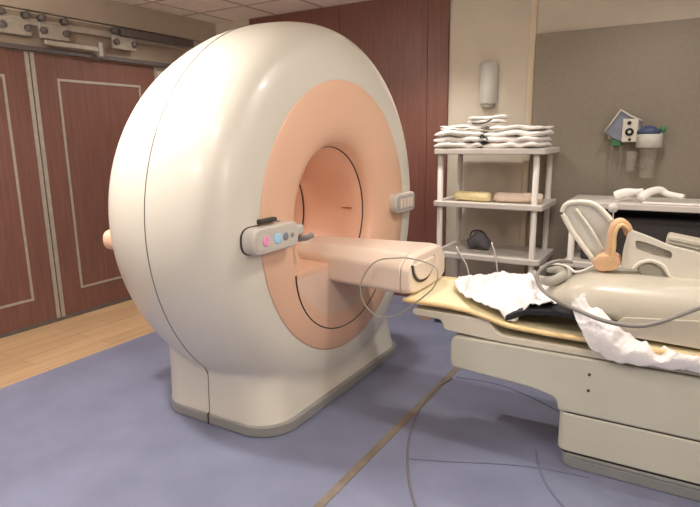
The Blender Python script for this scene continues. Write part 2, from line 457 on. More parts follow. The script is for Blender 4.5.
# end cap with scoop
def cap_bm():
    bm = bmesh.new()
    ys = np.linspace(2.685, 3.195, 25)
    outer = rounded([(2.67, .765), (2.67, .905), (2.76, .968), (3.13, .968), (3.21, .905), (3.21, .765), (3.12, .735), (2.76, .735)], .03)
    extr(bm, outer, lambda p: (-1.288, p[0], p[1]), lambda p: (-1.235, CY+(p[0]-CY)*.95, .86+(p[1]-.86)*.9))
    return bm
obj('bridge_end_cap', cap_bm(), 'tray', mri, bevel=.012)
# scoop: dark U channel and bright cup on end face
U = [Vector((-1.2345, 2.86-.15*math.cos(t), .915-.115*math.sin(t))) for t in np.linspace(0, PI, 24)]
obj('scoop_edge', T(U, .008, 8), 'seam', mri)
cup = [(2.86-.143*math.cos(t), .915-.105*math.sin(t)) for t in np.linspace(0, PI, 24)]
obj('docking_cup', PYZ(cup, -1.24, -1.222), 'tray', mri, bevel=.006)
# control panels
def control(yc, zc, w, h, x0, x1, name='control_panel', lit=True, m='face'):
    pg = rounded([(yc-w/2, zc-h/2), (yc+w/2, zc-h/2), (yc+w/2, zc+h/2), (yc-w/2, zc+h/2)], [h*.48, h*.3, h*.3, h*.48], 8)
    c = obj(name, PYZ(pg, min(x0, x1), max(x0, x1)), m, mri, bevel=.012)
    if lit:
        pg2 = rounded([(yc-w/2+.018, zc-h/2+.02), (yc+w/2-.018, zc-h/2+.02), (yc+w/2-.018, zc+h/2-.02), (yc-w/2+.018, zc+h/2-.02)], .035, 6)
        obj('control_face', PYZ(pg2, max(x0, x1), max(x0, x1)+.003), 'faceg' if lit == 2 else 'face', c, bevel=.001, seg=1)
    return c
c1 = control(2.165, 1.115, .36, .13, -1.80, -1.715)
# dark reveal behind
pg = rounded([(1.982, 1.045), (2.30, 1.045), (2.30, 1.185), (1.982, 1.185)], [.065, .03, .03, .065], 8)
obj('panel_reveal', PYZ(pg, -1.85, -1.785), 'seam', c1)
def disc(yc, zc, r, x, m, par, name='button', t=.004):
    bm = bmesh.new(); lathe_x(bm, [(x, .0005), (x, r), (x+t*.7, r), (x+t, r*.8), (x+t, .0005)], 24, yc, zc); return obj(name, bm, m, par)
tag(disc(2.075, 1.115, .026, -1.712, 'led_p', c1), 'round pink lit button')
tag(disc(2.165, 1.115, .026, -1.712, 'led_b', c1), 'round pale blue lit button')
tag(disc(2.23, 1.115, .020, -1.712, 'bag', c1), 'round grey blue button')
disc(2.285, 1.115, .012, -1.712, 'skirt', c1)
obj('rubber_grip', B(-1.80, -1.755, 2.10, 2.225, 1.19, 1.212), 'seam', c1, bevel=.008)
# joystick lever beside the left panel
obj('handle_bracket', B(-1.80, -1.755, 2.32, 2.46, 1.085, 1.145), 'face', c1, bevel=.02)
obj('lever', T([(-1.80, 2.42, 1.06), (-1.74, 2.44, 1.07), (-1.70, 2.45, 1.09)], .016, 10), 'skirt', c1)
c2 = control(3.69, 1.13, .32, .14, -1.82, -1.735, lit=2)
for k in range(4):
    obj('button', B(-1.733, -1.728, 3.595+.055*k, 3.63+.055*k, 1.095, 1.165), 'tray', c2, bevel=.004)
control(2.215, 1.02, .30, .12, -2.95, -2.85, lit=False, m='peach')

# cannula tubing loop hanging on the bridge
cp = [at(398, 258, 2.655), at(375, 262, 2.645), at(361, 283, 2.64), at(364, 303, 2.64), at(378, 316, 2.64), at(397, 315, 2.63), at(415, 303, 2.62), at(433, 288, 2.6), at(438, 272, 2.6), at(430, 264, 2.62), at(413, 259, 2.64)]
cl = obj('tubing_loop', T(spline(cp, 8, True), .0038, 8, True), 'grey')
tag(cl, 'thin white tubing loop hanging off the end of the scanner bridge', 'tubing')

# ------------------------------------------------------------------ docked patient trolley
Y0t, Y1t = 2.67, 3.21
tb = empty('patient_trolley', (.2, CY, 0), 'long beige wheeled patient table with overhanging head end, docked at the scanner', 'patient table')
XE = 1.05
body = rounded([(-.995, .40), (-.60, .375), (-.50, .345), (-.455, .27), (-.445, .287), (XE, .287), (XE, .578), (-.995, .578)], [.03, .08, .06, 0, 0, .02, .02, .05], 8)
body = rounded([(-.995, .40), (-.56, .372), (-.45, .345), (-.44, .287), (XE, .287), (XE, .575), (-.995, .575)], [.04, .06, .06, 0, .02, .02, .05], 8)
obj('upper_body', PXZ(body, Y0t, Y1t), 'tbl', tb, bevel=.012)
low = rounded([(-.437, Y0t), (XE, Y0t), (XE, Y1t), (-.437, Y1t)], [.06, .03, .03, .06], 8)
obj('lower_body', PXY(low, .085, .28), 'tbl', tb, bevel=.006)
lw2 = rounded([(-.425, Y0t+.01), (XE-.01, Y0t+.01), (XE-.01, Y1t-.01), (-.425, Y1t-.01)], .06, 8)
obj('body_joint', PXY(lw2, .07, .29), 'seam', tb)
lw3 = rounded([(-.415, Y0t+.002), (XE, Y0t+.002), (XE, Y1t), (-.415, Y1t)], .07, 8)
obj('plinth_band', PXY(lw3, .058, .073), 'skirt', tb, bevel=.003)
obj('plinth', PXY(lw3, .001, .055), 'plinth', tb, bevel=.006)
top = rounded([(-1.215, .652), (-1.05, .648), (-1.03, .595), (-.74, .58), (XE, .58), (XE, .612), (-.745, .618), (-.80, .69), (-1.215, .69)], [.02, .02, .02, .03, .01, .01, .05, .03, .02], 6)
obj('top_deck', PXZ(top, Y0t+.005, Y1t-.005), 'tbl2', tb, bevel=.01)
for x, z in ((-.31, .50), (-.31, .42)):
    bm = bmesh.new()
    for v in (0,): 
        ring = [bm.verts.new((x+.007*math.cos(a), Y0t-.002, z+.007*math.sin(a))) for a in (2*PI*k/12 for k in range(12))]
        ring2 = [bm.verts.new((q.co.x, Y0t+.004, q.co.z)) for q in ring]
        bm.faces.new(ring)
        for k in range(12): bm.faces.new((ring[k], ring[(k+1) % 12], ring2[(k+1) % 12], ring2[k]))
    obj('screw', bm, 'seam', tb)
obj('foot_rail', B(-1.19, -1.12, Y0t+.03, Y1t-.03, .625, .655), 'orange', tb, bevel=.01)

# cradle board (cream top, dips after the head end)
def cradle_z(x):
    return np.interp(x, [-1.27, -1.02, -.90, -.80, -.70, -.5, 1.1], [.735, .735, .728, .705, .68, .672, .672])
def board(bm, xs, y0, y1, t, zf, crown=0):
    ny = 12; topv = []; bot = []
    for x in xs:
        topv.append([bm.verts.new((x, y0+(y1-y0)*j/ny, zf(x)+crown*(1-(2*j/ny-1)**2))) for j in range(ny+1)])
        bot.append([bm.verts.new((x, y0+(y1-y0)*j/ny, zf(x)-t)) for j in range(ny+1)])
    for i in range(len(xs)-1):
        for j in range(ny):
            bm.faces.new((topv[i][j], topv[i+1][j], topv[i+1][j+1], topv[i][j+1])); bm.faces.new((bot[i][j], bot[i][j+1], bot[i+1][j+1], bot[i+1][j]))
        for j in (0, ny): bm.faces.new((topv[i][j], bot[i][j], bot[i+1][j], topv[i+1][j]))
    for i in (0, -1):
        for j in range(ny): bm.faces.new((topv[i][j], topv[i][j+1], bot[i][j+1], bot[i][j]))
bd = empty('patient_cradle', (-.3, CY, .66), 'cream yellow cradle board with a rounded rim lying on the beige patient table', 'cradle')
bm = bmesh.new(); board(bm, np.linspace(-1.27, 1.04, 60), 2.675, 3.205, .018, cradle_z)
obj('board', bm, 'padt', bd, bevel=.006)
rim = [Vector((x, 2.668, cradle_z(x)+.003-.008)) for x in np.linspace(-1.265, 1.04, 60)]
obj('front_rim', T(rim, .013, 10), 'pad', bd)
rim = [Vector((x, 3.212, cradle_z(x)-.005)) for x in np.linspace(-1.265, 1.04, 60)]
obj('back_rim', T(rim, .013, 10), 'pad', bd)
# black foam wedge on the cradle
bm = bmesh.new()
board(bm, np.linspace(-.72, -.34, 16), 2.69, 3.12, .03, lambda x: float(np.interp(x, [-.72, -.62, -.5, .3], [.715, .765, .778, .77])), .012)
fp = obj('foam_pad', bm, 'black', bevel=.008)
tag(fp, 'black foam pad lying on the cream cradle board under the white sheet', 'pad')

# ---- cloth surfaces
def cloth(name, grid, m, th=.006, wr=.008, sc2=14, seed=0, sub=1):
    """grid[i][j] = control points; upsampled, wrinkled"""
    G = [[Vector(p) for p in row] for row in grid]
    rows = [spline(r, 14) for r in G]
    cols = [spline([rows[i][j] for i in range(len(rows))], 12) for j in range(len(rows[0]))]
    bm = bmesh.new(); V = []
    for j, c in enumerate(cols):
        line = []
        for i, p in enumerate(c):
            n = noise.noise(Vector((p.x*sc2+seed, p.y*sc2*.6, p.z*sc2)))
            n2 = 1-2*abs(noise.noise(Vector((p.x*sc2*.7+seed*2, p.y*sc2*.5+p.x*6, p.z*sc2*.7+3))))
            line.append(bm.verts.new(p+Vector((0, -.3, 1)).normalized()*(n*wr+n2*wr+(abs(noise.noise(Vector((p.x*sc2*2.3+seed, p.y*sc2*1.5+p.z*20, seed))))-.25)*wr*.8)))
        V.append(line)
    for a, b in zip(V, V[1:]):
        for k in range(len(a)-1): bm.faces.new((a[k], a[k+1], b[k+1], b[k]))
    o = obj(name, bm, m)
    md = o.modifiers.new('solid', 'SOLIDIFY'); md.thickness = th; md.offset = 1
    return o
# white sheet bunched over the head end
px_ = [[(460, 281), (490, 277), (515, 276), (540, 281), (562, 290)],
       [(455, 288), (488, 283), (516, 283), (541, 288), (563, 296)],
       [(462, 297), (490, 295), (514, 297), (538, 299), (560, 303)],
       [(474, 305), (492, 311), (511, 324), (528, 312), (550, 305)]]
g = [[at(x, y, Y)+Vector((0, 0, .006)) for x, y in row] for row, Y in zip(px_, (3.15, 2.98, 2.82, 2.70))]
sh = cloth('bed_sheet', g, 'sheet', .006, .02, 17, 1)
tag(sh, 'bright white sheet bunched over the head end of the yellow cradle', 'sheet')
# blanket / gown draped diagonally over the near edge
lowe = [(571, 304), (576, 322), (588, 345), (606, 359), (630, 367), (660, 371), (700, 376), (740, 384)]
mid = [(578, 302), (590, 320), (604, 335), (622, 347), (645, 355), (672, 360), (705, 366), (745, 374)]
upp = [(584, 298), (598, 314), (612, 326), (629, 340), (652, 349), (676, 355), (708, 362), (750, 371)]
g = [[at(x, y, 2.632+(.08 if i == 0 else .03 if i == 1 else 0)) for i, (x, y) in enumerate(lowe)],
     [at(x, y, 2.622+(.08 if i == 0 else .04 if i == 1 else 0)) for i, (x, y) in enumerate(mid)],
     [at(x, y, 2.70+(.05 if i == 0 else .03 if i == 1 else 0))+Vector((0, 0, .012)) for i, (x, y) in enumerate(upp)]]
bl = cloth('draped_gown', g, 'sheet', .008, .02, 15, 7)
tag(bl, 'crumpled white gown draped over the near edge of the patient table', 'gown')

# ------------------------------------------------------------------ body coil pile on the table
coil = empty('body_coil', (.05, 2.95, .75), 'large beige curved receiver coil lying on the patient table under the tall clear frame', 'coil')
# main shell: saddle arch across the table
def shell_bm():
    bm = bmesh.new(); nx, ny = 28, 26; V = []
    for i in range(nx+1):
        u = i/nx; x = -.60+1.25*u
        # tapered rounded nose
        w = .245*min(1, (u/.16+.02))**.5 if u < .16 else .245
        h = (.165+.03*u)*(min(1, u/.22+.05)**.55)
        row = []
        for j in range(ny+1):
            a = PI*j/ny
            c = -math.cos(a); s = math.sin(a)
            yy = 2.965+w*(abs(c)**.75)*(1 if c > 0 else -1)
            row.append(bm.verts.new((x, yy, .764+h*(s**.7) if s > 1e-6 else .764)))
        V.append(row)
    for a, b in zip(V, V[1:]):
        for k in range(ny): bm.faces.new((a[k], a[k+1], b[k+1], b[k]))
    bm.faces.new(V[0]); bm.faces.new(V[-1])
    for a, b in zip(V, V[1:]): bm.faces.new((a[0], b[0], b[-1], a[-1]))
    return bm
obj('shell', shell_bm(), 'coil', coil)
# grey recessed handle opening
ell = [(.02+.075*math.cos(a), .90+.02*math.sin(a)) for a in np.linspace(0, 2*PI, 28, endpoint=False)]
# lower beige tray under the shell, tilted
tray_p = [at(600, 332, 2.70), at(700, 368, 2.70), at(750, 376, 2.70), at(750, 330, 2.70), at(700, 322, 2.70), at(625, 318, 2.70)]
obj('side_panel', PXZ(rounded([(p.x, max(p.z, .692)) for p in tray_p], .015), 2.705, 2.76), 'coil', coil, bevel=.01)
# coil cable around the shell
cb = [at(572, 262, 2.95), at(558, 261, 2.9), at(545, 266, 2.86), at(537, 276, 2.82), at(541, 288, 2.78), at(553, 298, 2.70), at(575, 309, 2.62), at(605, 321, 2.58), at(636, 326, 2.59), at(660, 322, 2.62), at(685, 313, 2.66), at(715, 302, 2.72)]
o = obj('coil_cable', T(spline(cb, 8), .0095, 10), 'cable'); tag(o, 'thick grey cable curling round the beige coil and along its near side', 'cable')
cb = [at(540, 268, 2.98), at(552, 264, 3.0), at(566, 266, 3.0), at(576, 272, 2.98), at(590, 268, 2.97), at(600, 262, 2.97)]
o = obj('coil_lead', T(spline(cb, 8), .007, 8), 'tube'); tag(o, 'thin white lead lying over the nose of the beige coil beside the orange block', 'cable')
cb = [at(534, 272, 3.0), at(540, 279, 2.9), at(552, 281, 2.88), at(562, 276, 2.9), at(560, 270, 2.95), at(548, 270, 3.0)]
o = obj('coil_plug', T(spline(cb, 6), lambda t: .012+.014*math.sin(PI*t), 10), 'grey'); tag(o, 'grey connector plug at the nose end of the beige coil', 'plug')

# tall frosted tongue leaning back (front array)
def plate(name, outline, Yf, th, m, parent, holes=None, bevel=.006, rad=.02):
    """plate from an outline in XZ, standing at Yf(z) with real thickness; holes as further outlines"""
    pts = [at(x, y, Yf) for x, y in outline]
    poly = rounded([(p.x, p.z) for p in pts], rad, 6)
    bm = bmesh.new()
    if not holes:
        extr(bm, poly, lambda p: (p[0], Yf, p[1]), lambda p: (p[0], Yf+th, p[1]))
        return obj(name, bm, m, parent, bevel=bevel)
    loops = [poly]+[rounded([(q.x, q.z) for q in (at(x, y, Yf) for x, y in h)], rad*.7, 5) for h in holes]
    edges = []
    for lp in loops:
        vv = [bm.verts.new((p[0], Yf, p[1])) for p in lp]
        for i in range(len(vv)): edges.append(bm.edges.new((vv[i], vv[(i+1) % len(vv)])))
    r = bmesh.ops.triangle_fill(bm, use_beauty=True, use_dissolve=False, edges=edges)
    bmesh.ops.recalc_face_normals(bm, faces=bm.faces)
    ext = bmesh.ops.extrude_face_region(bm, geom=bm.faces[:])
    bmesh.ops.translate(bm, vec=(0, th, 0), verts=[v for v in ext['geom'] if isinstance(v, bmesh.types.BMVert)])
    return obj(name, bm, m, parent, smooth=False, bevel=bevel, seg=2)
arr = empty('flexible_coil_array', (-.35, 3.0, .87), 'tall frosted white coil half leaning back beside the orange padded strap', 'coil')
plate('tongue', [(562, 212), (568, 204), (584, 202), (597, 206), (612, 222), (614, 262), (594, 264), (580, 243)], 3.0, .03, 'clear', arr,
      bevel=.01)
obj('tongue_edge', T(spline([at(562, 212, 2.99), at(567, 204, 2.99), at(583, 202, 2.99), at(597, 206, 2.99), at(612, 221, 2.99)], 8), .013, 10), 'coilw', arr)
obj('tongue_side', T(spline([at(563, 214, 2.99), at(571, 229, 2.99), at(581, 243, 2.99), at(595, 262, 2.99)], 8), .014, 10), 'coilw', arr)
obj('rib', T(spline([at(576, 209, 2.98), at(590, 228, 2.98), at(603, 250, 2.98)], 8), .007, 8), 'coilw', arr)
# orange padding
ob = empty('padded_strap', (-.28, 2.94, .92), 'orange padded strap arched over the white coil frame with a block at its foot', 'strap')
st = [at(606, 266, 2.93), at(611, 250, 2.92), at(612, 236, 2.92), at(615, 226, 2.92), at(620, 222, 2.93), at(626, 226, 2.95), at(629, 233, 2.97)]
bm = bmesh.new()
sp_ = spline(st, 8)
tube(bm, sp_, .021, 12)
bmesh.ops.scale(bm, vec=(1, 1, 1), verts=bm.verts)
obj('strap', bm, 'orange', ob)
st2 = [p+Vector((.012, -.02, -.01)) for p in sp_[4:-6]]
obj('strap_binding', T(st2, .008, 8), 'pad', ob)
plate('block', [(592, 260), (599, 255), (617, 255), (621, 263), (616, 271), (599, 272), (593, 267)], 2.90, .09, 'orange', ob, bevel=.012)
# white frame with windows
fr = empty('head_coil', (-.1, 2.93, .9), 'glossy white coil frame with two window openings leaning towards the right edge', 'coil')
plate('frame', [(631, 231), (650, 238), (668, 246), (700, 254), (740, 262), (740, 288), (700, 282), (676, 281), (668, 272), (652, 262), (640, 263), (633, 269), (621, 268), (623, 250), (628, 232)], 2.93, .045, 'coilw', fr,
      holes=[[(635, 240), (648, 243), (672, 252), (672, 259), (655, 256), (636, 249)]], bevel=.008)
plate('window_pane', [(634, 239), (648, 242), (673, 251), (673, 260), (655, 257), (635, 250)], 2.95, .008, 'clearer', fr, bevel=0)
plate('lower_cup', [(636, 264), (650, 262), (664, 267), (672, 278), (655, 284), (640, 277)], 2.945, .07, 'grey', fr, bevel=.01)
obj('cup_rim', T(spline([at(x, y, 2.93) for x, y in ((633, 269), (640, 263), (652, 261), (663, 266), (670, 276), (678, 283), (705, 285))], 8), .009, 10), 'coilw', fr)
plate('back_panel', [(622, 226), (634, 231), (668, 247), (700, 258), (700, 290), (640, 280)], 3.02, .02, 'clearer', fr, bevel=.003)
bx = empty('coil_box', (.02, 3.0, .95), 'pale ribbed plastic coil box at the right edge behind the white frame', 'coil box')
plate('housing', [(667, 235), (740, 250), (740, 268), (700, 260), (664, 250)], 2.99, .12, 'coil', bx, bevel=.008)
for k in range(3):
    plate('rib', [(669, 238.5+3.6*k), (738, 253+3.6*k), (738, 254.4+3.6*k), (669, 240+3.6*k)], 2.982, .01, 'grey', bx, bevel=0, rad=.001)

# ------------------------------------------------------------------ carts
def make_cart(name, x0, x1, y0, y1, zs, label):
    e = empty(name, ((x0+x1)/2, (y0+y1)/2, 0), label, 'cart')
    for z in zs:
        pg = rounded([(x0, y0), (x1, y0), (x1, y1), (x0, y1)], .04, 6)
        s = obj('shelf', PXY(pg, z-.045, z), 'cart', e, bevel=.008)
    zt = zs[-1]-.03
    for x in (x0+.05, x1-.07):
        for y in (y0+.05, y1-.05):
            bm = bmesh.new(); lathe_z(bm, [(.08, .022), (.12, .024), (zt, .024)], x, y, 20)
            obj('post', bm, 'cart', e)
            bm = bmesh.new(); tube(bm, [(x-.014, y, .04), (x+.014, y, .04)], .038, 18)
            obj('castor', bm, 'metald', e)
    return e
c = make_cart('utility_cart', -1.825, -.93, 4.40, 4.97, (.18, .635, 1.065, 1.495), 'pale plastic shelf cart by the red wood wall, loaded with white towels on top')
c2_ = make_cart('utility_cart', -.755, .32, 4.35, 4.88, (.18, .67, 1.115), 'lower pale plastic shelf cart under the wall canisters at the right')
obj('back_board', B(-.66, .2, 4.80, 4.84, .67, 1.07), 'darkbox', c2_, smooth=False)
tag(obj('dark_block', rbm := B(-.65, .2, 4.46, 4.78, .672, 1.0), 'darkbox', bevel=.02), 'large dark block filling the middle shelf of the right cart', 'bin')  # plain dark block filling the shelf opening

# folded towels, top shelf
def towel(x0, x1, y0, y1, z, h, m, label, grp, seed, rz=0, name='folded_towel', folds=3):
    bm = bmesh.new(); NX, NY = 18, 8
    e = empty(name, ((x0+x1)/2, (y0+y1)/2, z), label, 'towel', grp)
    for k in range(folds):
        bm = bmesh.new()
        hh = h/folds; z0 = z+k*hh
        dx = random.uniform(-.012, .012); 
        v = []
        for i in range(NX+1):
            u = i/NX
            ring = []
            for j in range(14):
                a = 2*PI*j/14; 
                ey = (y1-y0)/2*(1 if abs(math.cos(a)) < 1e-9 else 1)
                cy_ = (y0+y1)/2+ey*math.copysign(abs(math.cos(a))**.35, math.cos(a))
                cz_ = z0+hh/2+hh*.5*math.copysign(abs(math.sin(a))**.4, math.sin(a))
                x = x0+(x1-x0)*u+dx
                t = min(u, 1-u)*10; sq = min(1, t)**.5 if t < 1 else 1
                cz_ = z0+hh/2+(cz_-z0-hh/2)*(.3+.7*sq)
                n = noise.noise(Vector((x*9+seed, cy_*9, z0*30+k*3)))
                ring.append(bm.verts.new((x+n*.02, cy_+n*.03*math.cos(a), max(z+.001, cz_+n*.02))))
            v.append(ring)
        for a_, b_ in zip(v, v[1:]):
            for j in range(14): bm.faces.new((a_[j], a_[(j+1) % 14], b_[(j+1) % 14], b_[j]))
        bm.faces.new(v[0]); bm.faces.new(v[-1])
        if rz: bmesh.ops.rotate(bm, cent=e.location, matrix=Matrix.Rotation(rz, 3, 'Z'), verts=bm.verts)
        o = obj('fold', bm, m, e)
    return e
TG = None
t1 = towel(-1.82, -1.43, 4.41, 4.80, 1.497, .135, 'towel', 'white folded towels flat on the left of the top cart shelf', TG, 1, .03, 'towel_pile', 3)
t2 = towel(-1.40, -.96, 4.41, 4.82, 1.497, .13, 'towel', 'white folded towels flat on the right of the top cart shelf', TG, 5, -.04, 'towel_pile', 3)
t1b = towel(-1.80, -1.44, 4.45, 4.78, 1.640, .035, 'towel', 'white folded towel on top of the left pile', TG, 9, .0, 'folded_towel', 2)
t2b = towel(-1.38, -.97, 4.44, 4.80, 1.637, .03, 'towel', 'white folded towel on top of the right pile', TG, 12, .0, 'folded_towel', 1)
t3 = towel(-1.57, -1.28, 4.47, 4.72, 1.690, .055, 'towel', 'crumpled white towel laid across the gap between both towel piles', TG, 13, .15, 'folded_towel', 2)
# dark hems of the top cloth
for pts, par in (([(-1.43, 4.405, 1.575), (-1.42, 4.40, 1.60), (-1.39, 4.40, 1.585), (-1.37, 4.40, 1.56)], t2), ([(-1.52, 4.462, 1.692), (-1.46, 4.46, 1.686), (-1.40, 4.46, 1.70), (-1.36, 4.465, 1.72)], t3)):
    obj('hem_stripe', T(spline(pts, 5), .006, 6), 'trimdark', par)
# rolled towels on the middle shelf
def roll(name, a, b, r, m, label, seed):
    a, b = Vector(a), Vector(b); bm = bmesh.new(); d = (b-a); L = d.length; d.normalize()
    s = d.cross(Vector((0, 0, 1))).normalized(); n = 30; seg = 22; R = []
    for i in range(n+1):
        u = i/n; c_ = a+(b-a)*u; e_ = min(1, min(u, 1-u)*14)**.5
        ring = []
        for k in range(seg):
            t = 2*PI*k/seg; w = r*(.72+.28*e_)*(1+.09*noise.noise(Vector((u*5+seed, math.cos(t)*1.4, math.sin(t)*1.4+seed))))
            p = c_+s*math.cos(t)*w*1.15+Vector((0, 0, 1))*math.sin(t)*w*.92
            p.z = max(p.z, a.z-r*.9)
            ring.append(bm.verts.new(p))
        R.append(ring)
    for p, q in zip(R, R[1:]):
        for k in range(seg): bm.faces.new((p[k], p[(k+1) % seg], q[(k+1) % seg], q[k]))
    bm.faces.new(R[0]); bm.faces.new(R[-1])
    return tag(obj(name, bm, m), label, 'towel')
roll('rolled_towel', (-1.67, 4.53, 1.108), (-1.36, 4.50, 1.103), .045, 'towely', 'cream yellow bunched cloth on the left of the middle cart shelf', 2)
roll('rolled_towel', (-1.33, 4.52, 1.106), (-.96, 4.54, 1.108), .043, 'towelp', 'pinkish beige rolled towel on the right of the middle cart shelf', 6)
# dark bag on the lower shelf
bm = bmesh.new(); bmesh.ops.create_uvsphere(bm, u_segments=24, v_segments=14, radius=1)
for v in bm.verts:
    n = noise.noise(v.co*1.7+Vector((3, 1, 0)))
    v.co = Vector((-1.50+v.co.x*.105*(1+.3*n), 4.66+v.co.y*.1, max(.637, .70+v.co.z*.07*(1+.4*n)+.03*math.cos(v.co.x*3))))
o = obj('cloth_bag', bm, mat('dark_blue_bag', (100, 98, 104), .7, var=.2)); tag(o, 'small dark blue grey bag slumped on the lowest visible cart shelf', 'bag')
bm = bmesh.new(); tube(bm, spline([(-1.57, 4.64, .745), (-1.55, 4.64, .79), (-1.49, 4.64, .80), (-1.45, 4.64, .755)], 6), .006, 8); obj('bag_handle', bm, 'black', o)
for i, (pp, lab) in enumerate(((([(457, 248), (461, 256), (466, 264), (469, 276), (470, 290)]), 'thin white cord hanging from the lower cart shelf, left of the two'), (([(492, 244), (495, 254), (497, 268), (499, 284), (498, 300)]), 'thin white cord hanging from the lower cart shelf, right of the two'))):
    o = obj('loose_cable', T(spline([at(pp[0][0], pp[0][1], 4.46)+Vector((0, 0, .01))]+[at(x, y, 4.392) for x, y in pp], 6), .006, 8), 'tube'); tag(o, lab, 'cord')

# things on the right cart
def glove(name, pts, rr, label, m='towel'):
    o = obj(name, T(spline([at(x, y, Y) for x, y, Y in pts], 8), rr, 12), m); return tag(o, label, 'glove' if 'glove' in name else 'tubing')
o = glove('tubing_bundle', [(615, 196, 4.5), (625, 193, 4.5), (636, 192, 4.52), (643, 190, 4.54)], lambda t: .022+.012*math.sin(3*t+1), 'white bundled tubing on the left of the right cart top')
o = glove('tubing_bundle', [(640, 198, 4.44), (650, 192, 4.5), (660, 190, 4.54), (668, 194, 4.54), (684, 197, 4.5)], lambda t: .032-.014*t, 'white bundled tubing on the right of the right cart top')
tg = empty('hanging_tag', at(613, 208, 4.32), 'round white tag on a string hanging from the right cart top', 'tag')
p = at(613, 208, 4.32); bm = bmesh.new()
tube(bm, [p+Vector((0, .006, 0)), p+Vector((0, -.006, 0))], .034, 24); obj('disc', bm, 'tube', tg)
obj('string', T(spline([at(630, 198, 4.42), at(620, 200, 4.36), at(614, 202, 4.325), p+Vector((0, 0, .03))], 6), .004, 6), 'tube', tg)
obj('tail', T([p, at(613.5, 222, 4.32)], .004, 6), 'tube', tg)
sheetb = PXY(rounded([(-.26, 4.37), (.28, 4.37), (.28, 4.44), (-.26, 4.44)], .03), 1.117, 1.127)
tag(obj('folded_drape', sheetb, 'towel', bevel=.004), 'thin flat white drape lying on the right end of the right cart', 'drape')

# ------------------------------------------------------------------ wall fittings
sc_ = empty('wall_sconce', at(488, 84, 5.03), 'white half-round wall light on the beige wall right of the red wood', 'wall lamp')
a = at(488, 62, 5.0); b_ = at(488, 104, 5.0)
bm = bmesh.new(); seg = 20; R = []
for z, s in ((b_.z, .9), (b_.z+.01, 1), (a.z-.01, 1), (a.z, .9)):
    R.append([bm.verts.new((a.x+.078*s*math.cos(t), 5.045-.085*s*math.sin(t), z)) for t in np.linspace(0, PI, seg)])
for p, q in zip(R, R[1:]):
    for k in range(seg-1): bm.faces.new((p[k], p[k+1], q[k+1], q[k]))
    bm.faces.new((p[0], q[0], q[-1], p[-1]))
bm.faces.new(R[0]); bm.faces.new(R[-1])
obj('shade', bm, 'lamp', sc_)
bm = bmesh.new(); R = []
for z, s in ((b_.z-.035, .6), (b_.z-.03, .75), (b_.z-.001, .85)):
    R.append([bm.verts.new((a.x+.078*s*math.cos(t), 5.045-.085*s*math.sin(t), z)) for t in np.linspace(0, PI, seg)])
for p, q in zip(R, R[1:]):
    for k in range(seg-1): bm.faces.new((p[k], p[k+1], q[k+1], q[k]))
    bm.faces.new((p[0], q[0], q[-1], p[-1]))
bm.faces.new(R[0]); bm.faces.new(R[-1])
obj('end_cap', bm, 'metal', sc_)

WY = YB-.05
wu = empty('suction_station', at(633, 135, WY), 'wall suction set with white dial box, clear canister and blue grey pouch', 'suction unit')
def wbox(name, x0, y0, x1, y1, d0, d1, m, bev=.006):
    p = at(x0, y0, WY-(d1)); q = at(x1, y1, WY-(d1))
    return obj(name, B(min(p.x, q.x), max(p.x, q.x), WY-d1, WY-d0, min(p.z, q.z), max(p.z, q.z)), m, wu, bevel=bev)
rp = wbox('mounting_rail', 608, 133, 662, 139, 0, .02, 'cart')
db = wbox('dial_box', 623, 119, 637, 142, .02, .11, 'coilw', .008)
for (px, py, r) in ((629.5, 123, .014), (629.5, 132, .03), (629.5, 139.5, .01)):
    p = at(px, py, WY-.112); bm = bmesh.new(); tube(bm, [p+Vector((0, .004, 0)), p+Vector((0, -.006, 0))], r, 20); k_ = obj('dial', bm, 'black', db)
    if r > .02:
        bm = bmesh.new(); tube(bm, [p+Vector((0, -.004, 0)), p+Vector((0, -.012, 0))], .012, 16); obj('knob', bm, 'coilw', k_)
# pouch: folded bag with peaked top
pg = [at(x, y, WY-.07) for x, y in ((621, 110), (642, 122), (640, 137), (624, 143), (612, 138), (604, 132))]
obj('pouch', PXZ(rounded([(p.x, p.z) for p in pg], .012), WY-.09, WY-.03), 'bag', wu, bevel=.012)
obj('pouch_flap', T([at(604, 132, WY-.1), at(612, 122, WY-.1), at(621, 110, WY-.1), at(631, 116, WY-.1), at(642, 121, WY-.1)], .008, 8), 'cart', wu)
wbox('hose_fitting', 611, 136, 621, 146, .02, .07, 'green', .008)
# canister
p = at(650, 134, WY-.10)
bm = bmesh.new(); lathe_z(bm, [(p.z-.33, .045), (p.z-.325, .05), (p.z-.16, .058), (p.z-.05, .075), (p.z, .078)], p.x, p.y, 32); cn = obj('canister', bm, 'clearer', wu)
bm = bmesh.new(); lathe_z(bm, [(p.z-.10, .086), (p.z-.098, .09), (p.z-.005, .09), (p.z, .086)], p.x, p.y, 32); obj('holder_ring', bm, 'clear', wu)
bm = bmesh.new(); lathe_z(bm, [(p.z+.001, .08), (p.z+.03, .078), (p.z+.045, .05), (p.z+.06, .03)], p.x-.01, p.y, 28); obj('canister_lid', bm, 'navy', wu)
bm = bmesh.new(); lathe_z(bm, [(p.z+.01, .02), (p.z+.05, .02), (p.z+.055, .012)], p.x+.085, p.y, 16); obj('green_port', bm, 'green', wu)
bm = bmesh.new(); lathe_z(bm, [(p.z-.42+.14, .034), (p.z-.13, .04)], at(632, 150, WY-.09).x, WY-.09, 20); obj('water_trap', bm, 'clearer', wu)
for pp in ([(612, 146), (611, 165), (610, 182), (612, 196)], [(620, 146), (621, 160), (617, 178), (616, 190)], [(632, 156), (637, 165), (645, 168), (650, 150)]):
    obj('hose', T(spline([at(x, y, WY-.07) for x, y in pp], 6), .005, 8), 'cable', wu)

